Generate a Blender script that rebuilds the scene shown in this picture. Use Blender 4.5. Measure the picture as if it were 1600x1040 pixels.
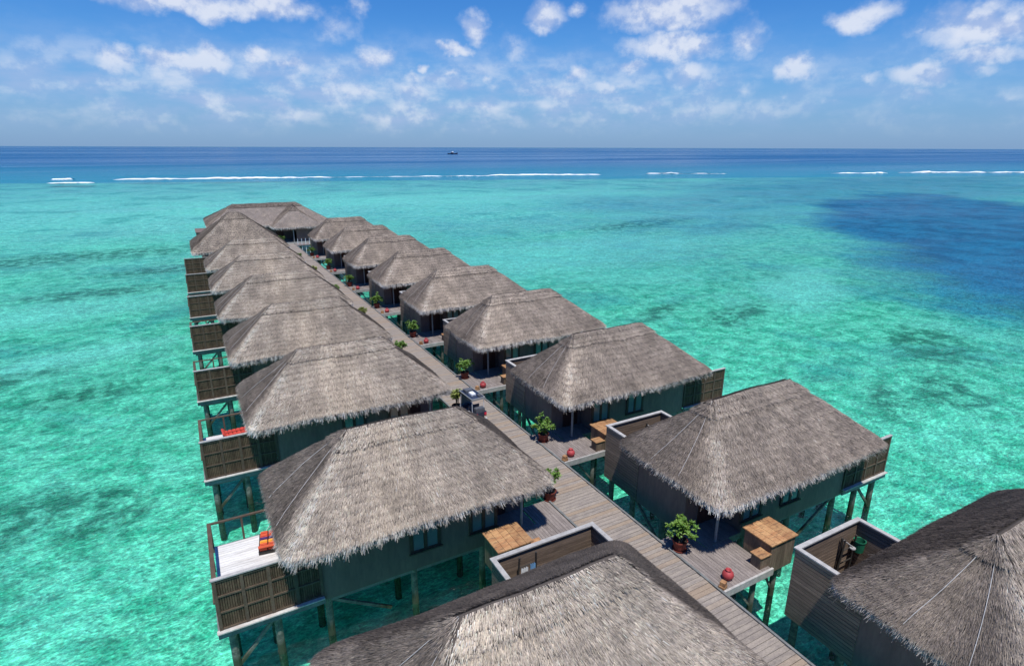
import bpy, math, random
import numpy as np
from mathutils import Vector, Matrix
random.seed(7); rng = np.random.default_rng(11)
S = bpy.context.scene
for o in list(bpy.data.objects): bpy.data.objects.remove(o)
COL = S.collection

# ------------------------------------------------------------------ camera
K = 1.35
CAMX, CAMZ = -14.03, 17.55
def basis():
    p, yw, r = math.radians(17.57), math.radians(28.8), math.radians(0.18)
    f = Vector((math.sin(yw)*math.cos(p), math.cos(yw)*math.cos(p), -math.sin(p)))
    ri = Vector((math.cos(yw), -math.sin(yw), 0)); up = ri.cross(f)
    return ri*math.cos(r)+up*math.sin(r), -ri*math.sin(r)+up*math.cos(r), f
RI, UP, FW = basis()
cd = bpy.data.cameras.new('camera'); cam = bpy.data.objects.new('camera', cd); COL.objects.link(cam)
m = Matrix((RI, UP, -FW)).transposed().to_4x4(); m.translation = Vector((CAMX, 0, CAMZ)); cam.matrix_world = m
cd.sensor_width = 36; cd.lens = 36*916/1600; cd.clip_start = .3; cd.clip_end = 90000
S.camera = cam

# ------------------------------------------------------------------ nodes helper
class NT:
    def __init__(s, tree): s.t = tree; s.n = tree.nodes; s.l = tree.links
    def new(s, ty, **kw):
        n = s.n.new(ty)
        for k, v in kw.items(): setattr(n, k, v)
        return n
    def put(s, sock, v):
        if isinstance(v, bpy.types.NodeSocket): s.l.new(v, sock)
        elif v is not None:
            try: sock.default_value = v
            except Exception:
                sock.default_value = tuple(v)+(1,) if len(v) == 3 else v
    def math(s, op, a, b=None, c=None, clamp=False):
        n = s.new('ShaderNodeMath', operation=op, use_clamp=clamp)
        for i, v in enumerate((a, b, c)):
            if v is not None: s.put(n.inputs[i], v)
        return n.outputs[0]
    def vmath(s, op, a, b=None, scale=None):
        n = s.new('ShaderNodeVectorMath', operation=op)
        s.put(n.inputs[0], a)
        if b is not None: s.put(n.inputs[1], b)
        if scale is not None: s.put(n.inputs['Scale'], scale)
        return n.outputs['Value'] if op in ('LENGTH', 'DOT_PRODUCT', 'DISTANCE') else n.outputs[0]
    def noise(s, vec, scale, detail=3, rough=.55, dim='3D', dist=0):
        n = s.new('ShaderNodeTexNoise', noise_dimensions=dim)
        s.put(n.inputs['Vector'], vec); n.inputs['Scale'].default_value = scale
        n.inputs['Detail'].default_value = detail; n.inputs['Roughness'].default_value = rough
        n.inputs['Distortion'].default_value = dist
        return n
    def ramp(s, f, lo, hi, a=0., b=1.):
        n = s.new('ShaderNodeMapRange', interpolation_type='SMOOTHSTEP'); s.put(n.inputs[0], f)
        for i, v in enumerate((lo, hi, a, b)): s.put(n.inputs[i+1], v)
        return n.outputs[0]
    def mix(s, f, a, b, blend='MIX'):
        n = s.new('ShaderNodeMix', data_type='RGBA', blend_type=blend)
        s.put(n.inputs[0], f); s.put(n.inputs[6], a); s.put(n.inputs[7], b)
        return n.outputs[2]
    def scalev(s, v, sc):
        n = s.new('ShaderNodeMapping'); s.put(n.inputs[0], v); n.inputs['Scale'].default_value = sc
        return n.outputs[0]
    def comb(s, x, y, z=0.):
        n = s.new('ShaderNodeCombineXYZ')
        for i, v in enumerate((x, y, z)): s.put(n.inputs[i], v)
        return n.outputs[0]

# ------------------------------------------------------------------ sun, sky, exposure
TO_SUN = Vector((-.10, -.33, 1)).normalized()
sd = bpy.data.lights.new('sun', 'SUN'); sd.energy = 4.5; sd.angle = math.radians(.53); sd.color = (1, .965, .91)
sun = bpy.data.objects.new('sun', sd); COL.objects.link(sun)
sun.rotation_euler = TO_SUN.to_track_quat('Z', 'Y').to_euler()
S.view_settings.view_transform = 'Standard'; S.view_settings.look = 'None'
S.view_settings.gamma = 1; S.view_settings.exposure = 0; S.view_settings.use_curve_mapping = False

W = bpy.data.worlds.new('World'); S.world = W; W.use_nodes = True
def px_dir(u, v):
    d = (RI*((u-800)/916)+UP*((520-v)/916)+FW).normalized()
    return math.atan2(d.x, d.y), math.asin(d.z)
def build_world():
    W.node_tree.nodes.clear(); N = NT(W.node_tree)
    sky = N.new('ShaderNodeTexSky', sky_type='NISHITA'); sky.sun_disc = False
    sky.sun_elevation = math.asin(TO_SUN.z); sky.sun_rotation = math.atan2(TO_SUN.x, TO_SUN.y)
    sky.altitude = 0; sky.air_density = 1.0; sky.dust_density = .35; sky.ozone_density = 2.6
    hs = N.new('ShaderNodeHueSaturation'); hs.inputs['Saturation'].default_value = 1.35
    N.l.new(sky.outputs[0], hs.inputs['Color'])
    skyc = N.mix(1., hs.outputs[0], SKYTINT, 'MULTIPLY')
    tc = N.new('ShaderNodeTexCoord'); d = tc.outputs['Generated']
    sep = N.new('ShaderNodeSeparateXYZ'); N.l.new(d, sep.inputs[0])
    az = N.math('ARCTAN2', sep.outputs[0], sep.outputs[1]); el = N.math('ARCSINE', sep.outputs[2])
    # noise domains follow the sky as angles, stretched flat near the horizon
    P = N.comb(az, N.math('MULTIPLY', el, 1.1), 0)
    w1 = N.noise(P, 9, 4, .6); w2 = N.noise(P, 30, 5, .6)
    warp = N.vmath('SCALE', N.vmath('SUBTRACT', w1.outputs['Color'], (.5, .5, .5)), scale=.06)
    warp2 = N.vmath('SCALE', N.vmath('SUBTRACT', w2.outputs['Color'], (.5, .5, .5)), scale=.028)
    Q = N.vmath('ADD', N.vmath('ADD', N.comb(az, el, 0), warp), warp2)
    # cumulus: (photo x, y of the cloud, half width, half height, strength) as sky directions
    blobs = [(310,8,120,16,1),(430,6,60,20,1),(180,95,26,26,.95),(280,102,62,22,1),(330,95,34,26,1),(395,92,22,20,.9),(455,105,52,18,.7),
             (590,100,36,28,.8),(520,110,50,20,.55),(530,45,44,30,.45),(560,12,14,24,.5),(745,48,28,26,1),(712,82,28,12,.9),(664,110,12,11,.95),(705,118,20,12,.6),
             (760,128,16,12,.6),(850,24,36,22,.9),(905,8,16,14,.6),(903,118,26,17,.9),(948,136,24,15,.95),(650,128,34,12,.6),
             (1040,14,90,32,1.05),(1050,70,84,22,.95),(1160,60,34,28,.7),(985,102,38,12,.85),(1080,112,44,26,.7),(1110,130,18,16,.6),(1155,140,24,20,.5),
             (1350,22,44,18,1),(1245,108,32,21,1),(1440,120,44,17,1),(1425,150,40,12,.6),(1360,122,16,10,.5),(1560,40,90,28,1),(1550,85,60,16,.85),(1450,50,24,12,.5),(1580,150,30,14,.5),(1535,105,34,10,.6),
             (1430,160,40,10,.4),(1140,165,24,16,.55),(1225,155,20,10,.45),(60,152,36,12,.35),(800,75,30,34,.45),(1300,160,30,10,.4),(700,175,70,9,.3)]
    acc = None
    for (bx, by, rw, rh, st) in blobs:
        a, e = px_dir(bx, by); ra = rw/960; re = rh/960
        dv = N.vmath('MULTIPLY', N.vmath('SUBTRACT', Q, (a, e, 0)), (1/ra, 1/re, 0))
        f = N.math('MULTIPLY', N.math('SUBTRACT', 1.28, N.vmath('LENGTH', dv)), st)
        acc = f if acc is None else N.math('MAXIMUM', acc, f)
    # clouds of the same kind all round the rest of the sky
    r1 = N.noise(N.comb(az, N.math('MULTIPLY', el, 2.2), 3.3), 6.5, 5, .6)
    away = N.ramp(N.math('ABSOLUTE', N.math('SUBTRACT', az, px_dir(800, 100)[0])), .78, .9)
    rest = N.math('ADD', N.math('MULTIPLY', N.math('SUBTRACT', r1.outputs[0], .62), 5), 0)
    above = N.ramp(el, .215, .26)
    anyw = N.math('MAXIMUM', away, above)
    rest = N.math('ADD', rest, N.math('MULTIPLY', N.math('SUBTRACT', anyw, 1), 5))
    acc = N.math('MAXIMUM', acc, rest)
    det = N.noise(N.comb(az, N.math('MULTIPLY', el, 1.15), 1.7), 21, 8, .60)
    det2 = N.noise(N.comb(az, N.math('MULTIPLY', N.math('ADD', el, .014), 1.15), 1.7), 21, 5, .55)
    fine = N.math('MULTIPLY', N.math('SUBTRACT', det.outputs[0], .5), 1.35)
    cum = N.ramp(N.math('ADD', N.math('MULTIPLY', acc, 1.5), fine), .12, 1.45)
    # low bank of thin broken cloud towards the horizon
    lo = N.noise(N.comb(az, N.math('MULTIPLY', el, 2.6), 5), 11, 6, .55)
    band = N.math('MULTIPLY', N.ramp(el, .005, .05), N.ramp(el, .19, .075))
    ba, be = px_dir(620, 140)
    bd = N.vmath('LENGTH', N.vmath('MULTIPLY', N.vmath('SUBTRACT', Q, (ba, be, 0)), (960/620, 960/80, 0)))
    bankm = N.ramp(bd, 1.3, .3, .22, .74)
    bank = N.math('MULTIPLY', N.ramp(lo.outputs[0], .30, .70), N.math('MULTIPLY', band, bankm))
    shade = N.ramp(N.math('ADD', N.math('SUBTRACT', det.outputs[0], det2.outputs[0]), N.math('MULTIPLY', acc, .05)), -.09, .12)
    ccol = N.mix(shade, (.42, .53, .80), (.80, .84, .94))
    bg1 = N.new('ShaderNodeBackground'); bg1.inputs[1].default_value = SKYSTR; N.put(bg1.inputs[0], skyc)
    haze = N.ramp(el, .0, .17, .62, 0.)
    skyh = N.mix(haze, skyc, (HZ[0]/SKYSTR, HZ[1]/SKYSTR, HZ[2]/SKYSTR))
    N.put(bg1.inputs[0], skyh)
    bg2 = N.new('ShaderNodeBackground'); bg2.inputs[1].default_value = 1.; N.put(bg2.inputs[0], ccol)
    mx = N.new('ShaderNodeMixShader')
    fac = N.math('MAXIMUM', N.math('MULTIPLY', cum, N.ramp(el, .02, .14, .35, .84)), bank)
    N.put(mx.inputs[0], fac); N.l.new(bg1.outputs[0], mx.inputs[1]); N.l.new(bg2.outputs[0], mx.inputs[2])
    out = N.new('ShaderNodeOutputWorld'); N.l.new(mx.outputs[0], out.inputs[0])
SKYSTR = .09
SKYTINT = (.62, .97, 1.40, 1)
HZ = (.18, .325, .68)
build_world()

# ------------------------------------------------------------------ mesh helpers
class MB:
    def __init__(s): s.v = []; s.f = []; s.tone = []
    def quad(s, a, b, c, d, tone=1.):
        n = len(s.v); s.v += [a, b, c, d]; s.f.append((n, n+1, n+2, n+3)); s.tone += [tone]*4
    def box(s, x0, x1, y0, y1, z0, z1, tone=1., skew=None):
        if x0 > x1: x0, x1 = x1, x0
        if y0 > y1: y0, y1 = y1, y0
        n = len(s.v)
        s.v += [(x0,y0,z0),(x1,y0,z0),(x1,y1,z0),(x0,y1,z0),(x0,y0,z1),(x1,y0,z1),(x1,y1,z1),(x0,y1,z1)]
        s.tone += [tone]*8
        for q in ((0,3,2,1),(4,5,6,7),(0,1,5,4),(1,2,6,5),(2,3,7,6),(3,0,4,7)): s.f.append(tuple(n+i for i in q))
        return s
    def bar(s, p, q, w, h=None, tone=1.):
        p, q = Vector(p), Vector(q); h = h or w; d = (q-p).normalized()
        a = d.cross(Vector((0,0,1)));  a = a.normalized() if a.length > 1e-3 else Vector((1,0,0)); b = a.cross(d)
        n = len(s.v)
        for e in (p, q):
            for (i, j) in ((-1,-1),(1,-1),(1,1),(-1,1)): s.v.append(tuple(e+a*(i*w/2)+b*(j*h/2)))
        s.tone += [tone]*8
        for f in ((0,1,2,3),(7,6,5,4),(0,4,5,1),(1,5,6,2),(2,6,7,3),(3,7,4,0)): s.f.append(tuple(n+i for i in f))
        return s
    def tube(s, p, q, r, r2=None, n=10, tone=1., caps=True):
        p, q = Vector(p), Vector(q); r2 = r if r2 is None else r2; d = (q-p).normalized()
        a = d.cross(Vector((0,0,1))); a = a.normalized() if a.length > 1e-3 else Vector((1,0,0)); b = a.cross(d)
        k = len(s.v)
        for e, rr in ((p, r), (q, r2)):
            for i in range(n):
                t = 2*math.pi*i/n; s.v.append(tuple(e+a*(rr*math.cos(t))+b*(rr*math.sin(t)))); s.tone.append(tone)
        for i in range(n): s.f.append((k+i, k+(i+1)%n, k+n+(i+1)%n, k+n+i))
        if caps: s.f.append(tuple(k+i for i in reversed(range(n)))); s.f.append(tuple(k+n+i for i in range(n)))
        return s
    def lathe(s, prof, n=20, c=(0,0,0), tone=1.):
        k = len(s.v)
        for r, z in prof:
            for i in range(n):
                t = 2*math.pi*i/n; s.v.append((c[0]+r*math.cos(t), c[1]+r*math.sin(t), c[2]+z)); s.tone.append(tone)
        for j in range(len(prof)-1):
            for i in range(n): s.f.append((k+j*n+i, k+j*n+(i+1)%n, k+(j+1)*n+(i+1)%n, k+(j+1)*n+i))
        return s
    def mesh(s, name, sx=1, smooth=False):
        me = bpy.data.meshes.new(name)
        v = [(x*sx, y, z) for x, y, z in s.v] if sx != 1 else s.v
        f = [tuple(reversed(q)) for q in s.f] if sx < 0 else s.f
        me.from_pydata(v, [], f)
        at = me.attributes.new('tone', 'FLOAT', 'POINT'); at.data.foreach_set('value', np.array(s.tone, np.float32))
        if smooth: me.polygons.foreach_set('use_smooth', [True]*len(me.polygons))
        me.update(); return me

MESH = {}
def cached(key, fn, mat):
    if key not in MESH:
        me = fn(); me.materials.append(mat); MESH[key] = me
    return MESH[key]
def put(name, me, parent=None, loc=(0,0,0), rz=0, kind=None, mat=None):
    if mat is not None and not me.materials: me.materials.append(mat)
    o = bpy.data.objects.new(name, me); COL.objects.link(o); o.location = loc; o.rotation_euler = (0, 0, rz)
    if parent is not None: o.parent = parent
    if kind: o['kind'] = kind
    return o
def thing(name, label, cat, loc=(0,0,0), rz=0, group=None):
    o = bpy.data.objects.new(name, None); COL.objects.link(o); o.location = loc; o.rotation_euler = (0,0,rz)
    o.empty_display_size = .3; o['label'] = label; o['category'] = cat
    if group: o['group'] = group
    return o
def tag(o, label, cat, group=None):
    o['label'] = label; o['category'] = cat
    if group: o['group'] = group
    return o

# ------------------------------------------------------------------ materials
def mat(name, col, rough=.8, var=.25, scale=6., stretch=(1,1,1), col2=None, bump=.0, bscale=30., spec=.3, fine=.12, metallic=0, stain=None, odd=None, wet=None):
    M = bpy.data.materials.new(name); M.use_nodes = True; M.node_tree.nodes.clear(); N = NT(M.node_tree)
    tc = N.new('ShaderNodeTexCoord'); oi = N.new('ShaderNodeObjectInfo')
    P = N.scalev(tc.outputs['Object'], stretch)
    P = N.vmath('ADD', P, N.vmath('SCALE', (17., 31., 7.), scale=oi.outputs['Random']))
    n1 = N.noise(P, scale, 5, .6); n2 = N.noise(P, scale*7, 3, .6)
    c2 = col2 or tuple(c*(1-var) for c in col)
    f = N.ramp(n1.outputs[0], .32, .68)
    c = N.mix(f, tuple(c2)+(1,), tuple(col)+(1,))
    if stain:
        n3 = N.noise(P, stain[1], 4, .65); c = N.mix(N.math('MULTIPLY', N.ramp(n3.outputs[0], .5, .68), stain[2]), c, tuple(stain[0])+(1,))
    at = N.new('ShaderNodeAttribute', attribute_name='tone')
    g = N.math('MULTIPLY', N.ramp(n2.outputs[0], .2, .8, 1-fine, 1+fine), at.outputs['Fac'])
    g = N.math('MULTIPLY', g, N.math('MULTIPLY_ADD', oi.outputs['Random'], .24, .88))
    if wet:
        zz = N.new('ShaderNodeSeparateXYZ'); g0 = N.new('ShaderNodeNewGeometry'); N.l.new(g0.outputs['Position'], zz.inputs[0])
        wl_ = N.math('ADD', zz.outputs[2], N.math('MULTIPLY', n1.outputs[0], -.5))
        c = N.mix(N.ramp(wl_, .45, .1, 0., .85), c, tuple(wet)+(1,))
    if odd: c = N.mix(N.ramp(oi.outputs['Random'], .55, .95, 0., .6), c, tuple(odd)+(1,))
    c = N.vmath('SCALE', c, scale=g)
    b = N.new('ShaderNodeBsdfPrincipled'); N.put(b.inputs['Base Color'], c); b.inputs['Roughness'].default_value = rough
    b.inputs['Specular IOR Level'].default_value = spec; b.inputs['Metallic'].default_value = metallic
    if bump:
        bn = N.new('ShaderNodeBump'); bn.inputs['Strength'].default_value = bump; bn.inputs['Distance'].default_value = .02
        nn = N.noise(P, bscale, 4, .6); N.l.new(nn.outputs[0], bn.inputs['Height']); N.l.new(bn.outputs[0], b.inputs['Normal'])
    o = N.new('ShaderNodeOutputMaterial'); N.l.new(b.outputs[0], o.inputs[0]); return M

M_wall = mat('slate_painted_boards', (.215, .155, .13), .75, .18, 1.2, (1, 1, .25), bump=.15)
M_dark = mat('dark_timber', (.05, .045, .04), .8, .3, 3)
M_brown = mat('brown_cladding', (.26, .19, .14), .8, .35, 2.2, (.4, .4, 5), fine=.2)
M_clad = mat('grey_brown_cladding', (.34, .25, .18), .8, .3, 2.2, (.4, .4, 5), fine=.2)
M_slat = mat('screen_slats', (.13, .09, .055), .85, .35, 4, (1, 1, .6), fine=.25)
M_frame = mat('screen_frame_timber', (.125, .092, .064), .85, .3, 4)
M_rim = mat('bleached_cap_rail', (.47, .45, .42), .85, .25, 5, fine=.15)
M_ledge = mat('bleached_ledge', (.62, .60, .56), .85, .3, 6, stain=((.3, .22, .17), 3, .5))
M_plank = mat('weathered_deck_planks', (.35, .30, .25), .85, .3, 2.5, (.7, 3, 3), col2=(.25, .215, .19), fine=.25, bump=.2, odd=(.27, .19, .12))
M_plank2 = mat('weathered_deck_boards', (.28, .24, .22), .85, .3, 2.5, (3, .7, 3), col2=(.20, .17, .155), fine=.25, bump=.2)
M_balc = mat('bleached_balcony_boards', (.78, .765, .74), .85, .25, 1.6, (.5, 4, 1), col2=(.64, .62, .59), fine=.15, stain=((.45, .40, .35), 2.2, .4))
M_pile = mat('sea_worn_piles', (.20, .20, .17), .9, .5, 3, (1, 1, 1.6), col2=(.08, .095, .08), fine=.2, stain=((.34, .33, .27), 5, .5), wet=(.03, .045, .02))
M_beam = mat('grey_deck_beams', (.21, .22, .215), .85, .3, 3, fine=.2)
M_lid = mat('ochre_weathered_lid', (.46, .27, .13), .75, .4, 2.0, (1, 3, 1), col2=(.33, .16, .075), fine=.2, stain=((.12, .07, .045), 3.5, .7))
M_box = mat('brown_cabinet_boards', (.21, .155, .11), .8, .35, 3, (3, 3, .5), fine=.2)
M_red = mat('red_glazed_clay', (.42, .05, .055), .6, .2, 6, spec=.5)
M_terra = mat('terracotta_pot', (.20, .045, .03), .7, .3, 6, fine=.2)
M_soil = mat('potting_soil', (.05, .035, .025), .95)
M_leaf = mat('plant_leaves', (.17, .28, .045), .5, .4, 3, col2=(.085, .19, .03), spec=.4)
M_leaf2 = mat('yellowish_plant_leaves', (.33, .36, .09), .5, .4, 3, col2=(.15, .20, .05), spec=.4)
M_stem = mat('plant_stems', (.16, .12, .08), .9)
M_glass = mat('window_pane_glass', (.16, .23, .23), .12, .2, .8, spec=.7, fine=.03)
M_wframe = mat('window_frame_timber', (.085, .06, .045), .7)
M_door = mat('reddish_door_timber', (.11, .05, .035), .6, .3, 3, (4, 4, .6))
M_post = mat('grey_porch_post', (.30, .31, .30), .8, .2)
M_rope = mat('pale_rope', (.55, .52, .50), .9)
M_navy = mat('navy_buggy_paint', (.02, .03, .06), .3, .1, spec=.6)
M_white = mat('white_paint', (.80, .82, .84), .45, .08, spec=.5)
M_tyre = mat('black_rubber', (.02, .02, .02), .85)
M_rlamp = mat('red_tail_lamp', (.65, .02, .05), .3, .1, spec=.6)
M_seat = mat('buggy_seat_vinyl', (.12, .13, .15), .5)
M_blue = mat('light_blue_cloth', (.20, .42, .70), .9, .3)
M_green = mat('green_canvas', (.015, .17, .09), .7, .3)
M_orange = mat('orange_red_cushion', (.60, .10, .045), .85, .1)
M_orng2 = mat('orange_cushion_stripe', (.85, .36, .05), .85, .1)
M_purple = mat('purple_cushion_stripe', (.07, .03, .13), .85, .1)
M_rcush = mat('red_cushion', (.58, .065, .045), .85, .1)
M_tan = mat('tan_woven_cushion', (.55, .29, .15), .9, .3)
M_cush_dk = mat('dark_red_piping', (.08, .012, .012), .85)
M_foam = mat('breaking_foam', (.86, .89, .90), .9, .15, .25, (1, 1, 1), fine=.1)
M_swell = mat('wave_face_water', (.02, .15, .22), .15, .2, spec=.5)
M_hull = mat('dark_hull_paint', (.012, .025, .075), .5)
M_under = mat('thatch_underlay', (.10, .082, .07), .95, .3, 5)

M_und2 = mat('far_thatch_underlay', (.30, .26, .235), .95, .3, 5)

def thatch_material():
    M = bpy.data.materials.new('palm_thatch'); M.use_nodes = True; M.node_tree.nodes.clear(); N = NT(M.node_tree)
    at = N.new('ShaderNodeAttribute', attribute_name='straw'); tc = N.new('ShaderNodeTexCoord'); oi = N.new('ShaderNodeObjectInfo')
    P = N.vmath('ADD', tc.outputs['Object'], N.vmath('SCALE', (37., 11., 3.), scale=oi.outputs['Random']))
    n = N.noise(P, .55, 5, .65); n2 = N.noise(P, 3.1, 4, .6)
    g = N.math('MULTIPLY', N.ramp(n.outputs[0], .3, .7, .80, 1.15), N.ramp(n2.outputs[0], .3, .7, .86, 1.12))
    g = N.math('MULTIPLY', g, N.math('MULTIPLY_ADD', oi.outputs['Random'], .2, .90))
    c = N.vmath('SCALE', at.outputs['Color'], scale=g)
    b = N.new('ShaderNodeBsdfPrincipled'); N.put(b.inputs['Base Color'], c); b.inputs['Roughness'].default_value = .75
    b.inputs['Specular IOR Level'].default_value = .22
    o = N.new('ShaderNodeOutputMaterial'); N.l.new(b.outputs[0], o.inputs[0]); return M
M_thatch = thatch_material()

# ------------------------------------------------------------------ sea and seabed
RN = (.294, .956); RD = 374.
def place_masks(N, P):
    """masks by place on the lagoon floor: reef edge, deep pool, coral and seagrass"""
    sep = N.new('ShaderNodeSeparateXYZ'); N.l.new(P, sep.inputs[0]); X, Y = sep.outputs[0], sep.outputs[1]
    big = N.noise(P, .02, 5, .6); med = N.noise(P, .11, 6, .65, dist=.6)
    along = N.math('ADD', N.math('MULTIPLY', X, RN[0]), N.math('MULTIPLY', Y, RN[1]))
    wob = N.math('MULTIPLY', N.math('SUBTRACT', big.outputs[0], .5), 30)
    ocean = N.ramp(along, RD-12, RD+190)
    far_oc = N.ramp(along, RD+150, RD+1500)
    def ell(cx, cy, a, b, ang, soft, nz=.0, nz2=0.):
        ca, sa = math.cos(ang), math.sin(ang)
        dx = N.math('SUBTRACT', X, cx); dy = N.math('SUBTRACT', Y, cy)
        u = N.math('DIVIDE', N.math('ADD', N.math('MULTIPLY', dx, ca), N.math('MULTIPLY', dy, sa)), a)
        v = N.math('DIVIDE', N.math('SUBTRACT', N.math('MULTIPLY', dy, ca), N.math('MULTIPLY', dx, sa)), b)
        r = N.vmath('LENGTH', N.comb(u, v, 0))
        r = N.math('ADD', r, N.math('MULTIPLY', N.math('SUBTRACT', big.outputs[0], .5), nz))
        r = N.math('ADD', r, N.math('MULTIPLY', N.math('SUBTRACT', med.outputs[0], .5), nz2))
        return N.ramp(r, 1+soft, 1-soft)
    deep = ell(172, 76, 132, 45, .66, .28, .9, .35)
    deep2 = N.math('MULTIPLY', ell(310, 172, 235, 78, .2, .6, 1.2, .5), .62)
    deep = N.math('MAXIMUM', deep, deep2)
    deep = N.math('MAXIMUM', deep, N.math('MULTIPLY', ell(106, 106, 30, 8, .3, .7, 1.4, 1.2), .5))
    grass = None
    for e in ((-24.5, 36.5, 3.2, 2.2, .5, .35, .8, 1.5), (-19.6, 35.5, 1.2, 2.6, .2, .4, .8, 1.5), (-20, 34.2, 2.4, .9, .3, .4, .8, 1.5),
              (-17, 110, 10, 3, .1, .6, 1.5, 1.6), (-26, 96, 9, 3, .0, .5, 1.5, 1.6), (-36, 130, 24, 7, .1, .6, 1.5, 1.5),
              (40, 22, 4, 2.2, .6, .5, 1.5, 1.8), (52, 30, 7, 3.4, .5, .6, 1.5, 1.8), (43, 47, 8, 2.2, .3, .5, 1.5, 1.8), (35, 52, 6, 1.6, .4, .5, 1.5, 1.6),
              (33, 23, 3.4, 1.6, .6, .5, 1.5, 1.8), (-40, 60, 5, 2, .2, .6, 1.5, 1.8), (-30, 62, 5, 1.6, .2, .6, 1.5, 1.6), (88, 120, 20, 5, .2, .6, 1.5, 1.5), (-24, 55, 4, 2.2, .1, .6, 1.4, 1.6)):
        g = ell(*e); grass = g if grass is None else N.math('MAXIMUM', grass, g)
    return X, Y, big, med, along, ocean, far_oc, deep, grass, ell

def seabed_material():
    M = bpy.data.materials.new('lagoon_sand'); M.use_nodes = True; M.node_tree.nodes.clear(); N = NT(M.node_tree)
    geo = N.new('ShaderNodeNewGeometry'); P = geo.outputs['Position']
    X, Y, big, med, along, ocean, far_oc, deep, grass, ellf = place_masks(N, P)
    rub = N.noise(P, .55, 7, .68, dist=.4); rub2 = N.noise(P, .05, 6, .62, dist=.5)
    c = N.mix(N.ramp(rub.outputs[0], .36, .62), (.09, .47, .31, 1), (.36, .80, .60, 1))
    # greener and darker rubble close to the villas, paler sand further out
    farw = N.ramp(N.math('ADD', along, N.math('MULTIPLY', N.math('SUBTRACT', rub2.outputs[0], .5), 160)), 40, 200)
    c = N.mix(farw, c, N.mix(N.ramp(rub.outputs[0], .36, .62), (.32, .66, .66, 1), (.64, .88, .85, 1)))
    patchy = N.ramp(rub2.outputs[0], .52, .66)
    c = N.mix(N.math('MULTIPLY', patchy, .6), c, (.07, .38, .38, 1))
    pale = N.ramp(rub2.outputs[0], .47, .33)
    c = N.mix(N.math('MULTIPLY', pale, .6), c, (.48, .84, .74, 1))
    grass = N.math('MULTIPLY', grass, N.ramp(rub.outputs[0], .60, .42, .2, 1.))
    for e in ((46, 92, 42, 13, .1, .6, 1.2, 1.2), (-34, 86, 16, 5, .15, .7, 1.4, 1.4), (145, 128, 55, 7, -.25, .6, 1.2, 1.2), (62, 52, 16, 5, .6, .6, 1.4, 1.4), (120, 210, 110, 20, -.2, .6, 1.2, 1.), (-25, 66, 8, 3, .3, .7, 1.4, 1.6)):
        c = N.mix(N.math('MULTIPLY', ellf(*e), .55), c, (.62, .95, .88, 1))
    coral = N.ramp(med.outputs[0], .60, .72)
    c = N.mix(N.math('MULTIPLY', coral, .5), c, (.04, .25, .20, 1))
    c = N.mix(N.math('MULTIPLY', grass, .88), c, (.045, .21, .14, 1))
    flat = N.ramp(along, 170, 365)
    c = N.mix(N.math('MULTIPLY', flat, .8), c, N.mix(N.ramp(rub2.outputs[0], .4, .6), (.30, .54, .62, 1), (.15, .38, .50, 1)))
    c = N.mix(N.math('MULTIPLY', deep, .97), c, N.mix(N.ramp(med.outputs[0], .40, .62), (.03, .22, .48, 1), (.012, .12, .32, 1)))
    c = N.mix(ocean, c, (.09, .38, .60, 1)); c = N.mix(far_oc, c, (.03, .16, .46, 1))
    b = N.new('ShaderNodeBsdfDiffuse'); N.put(b.inputs[0], c)
    o = N.new('ShaderNodeOutputMaterial'); N.l.new(b.outputs[0], o.inputs[0]); return M

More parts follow.
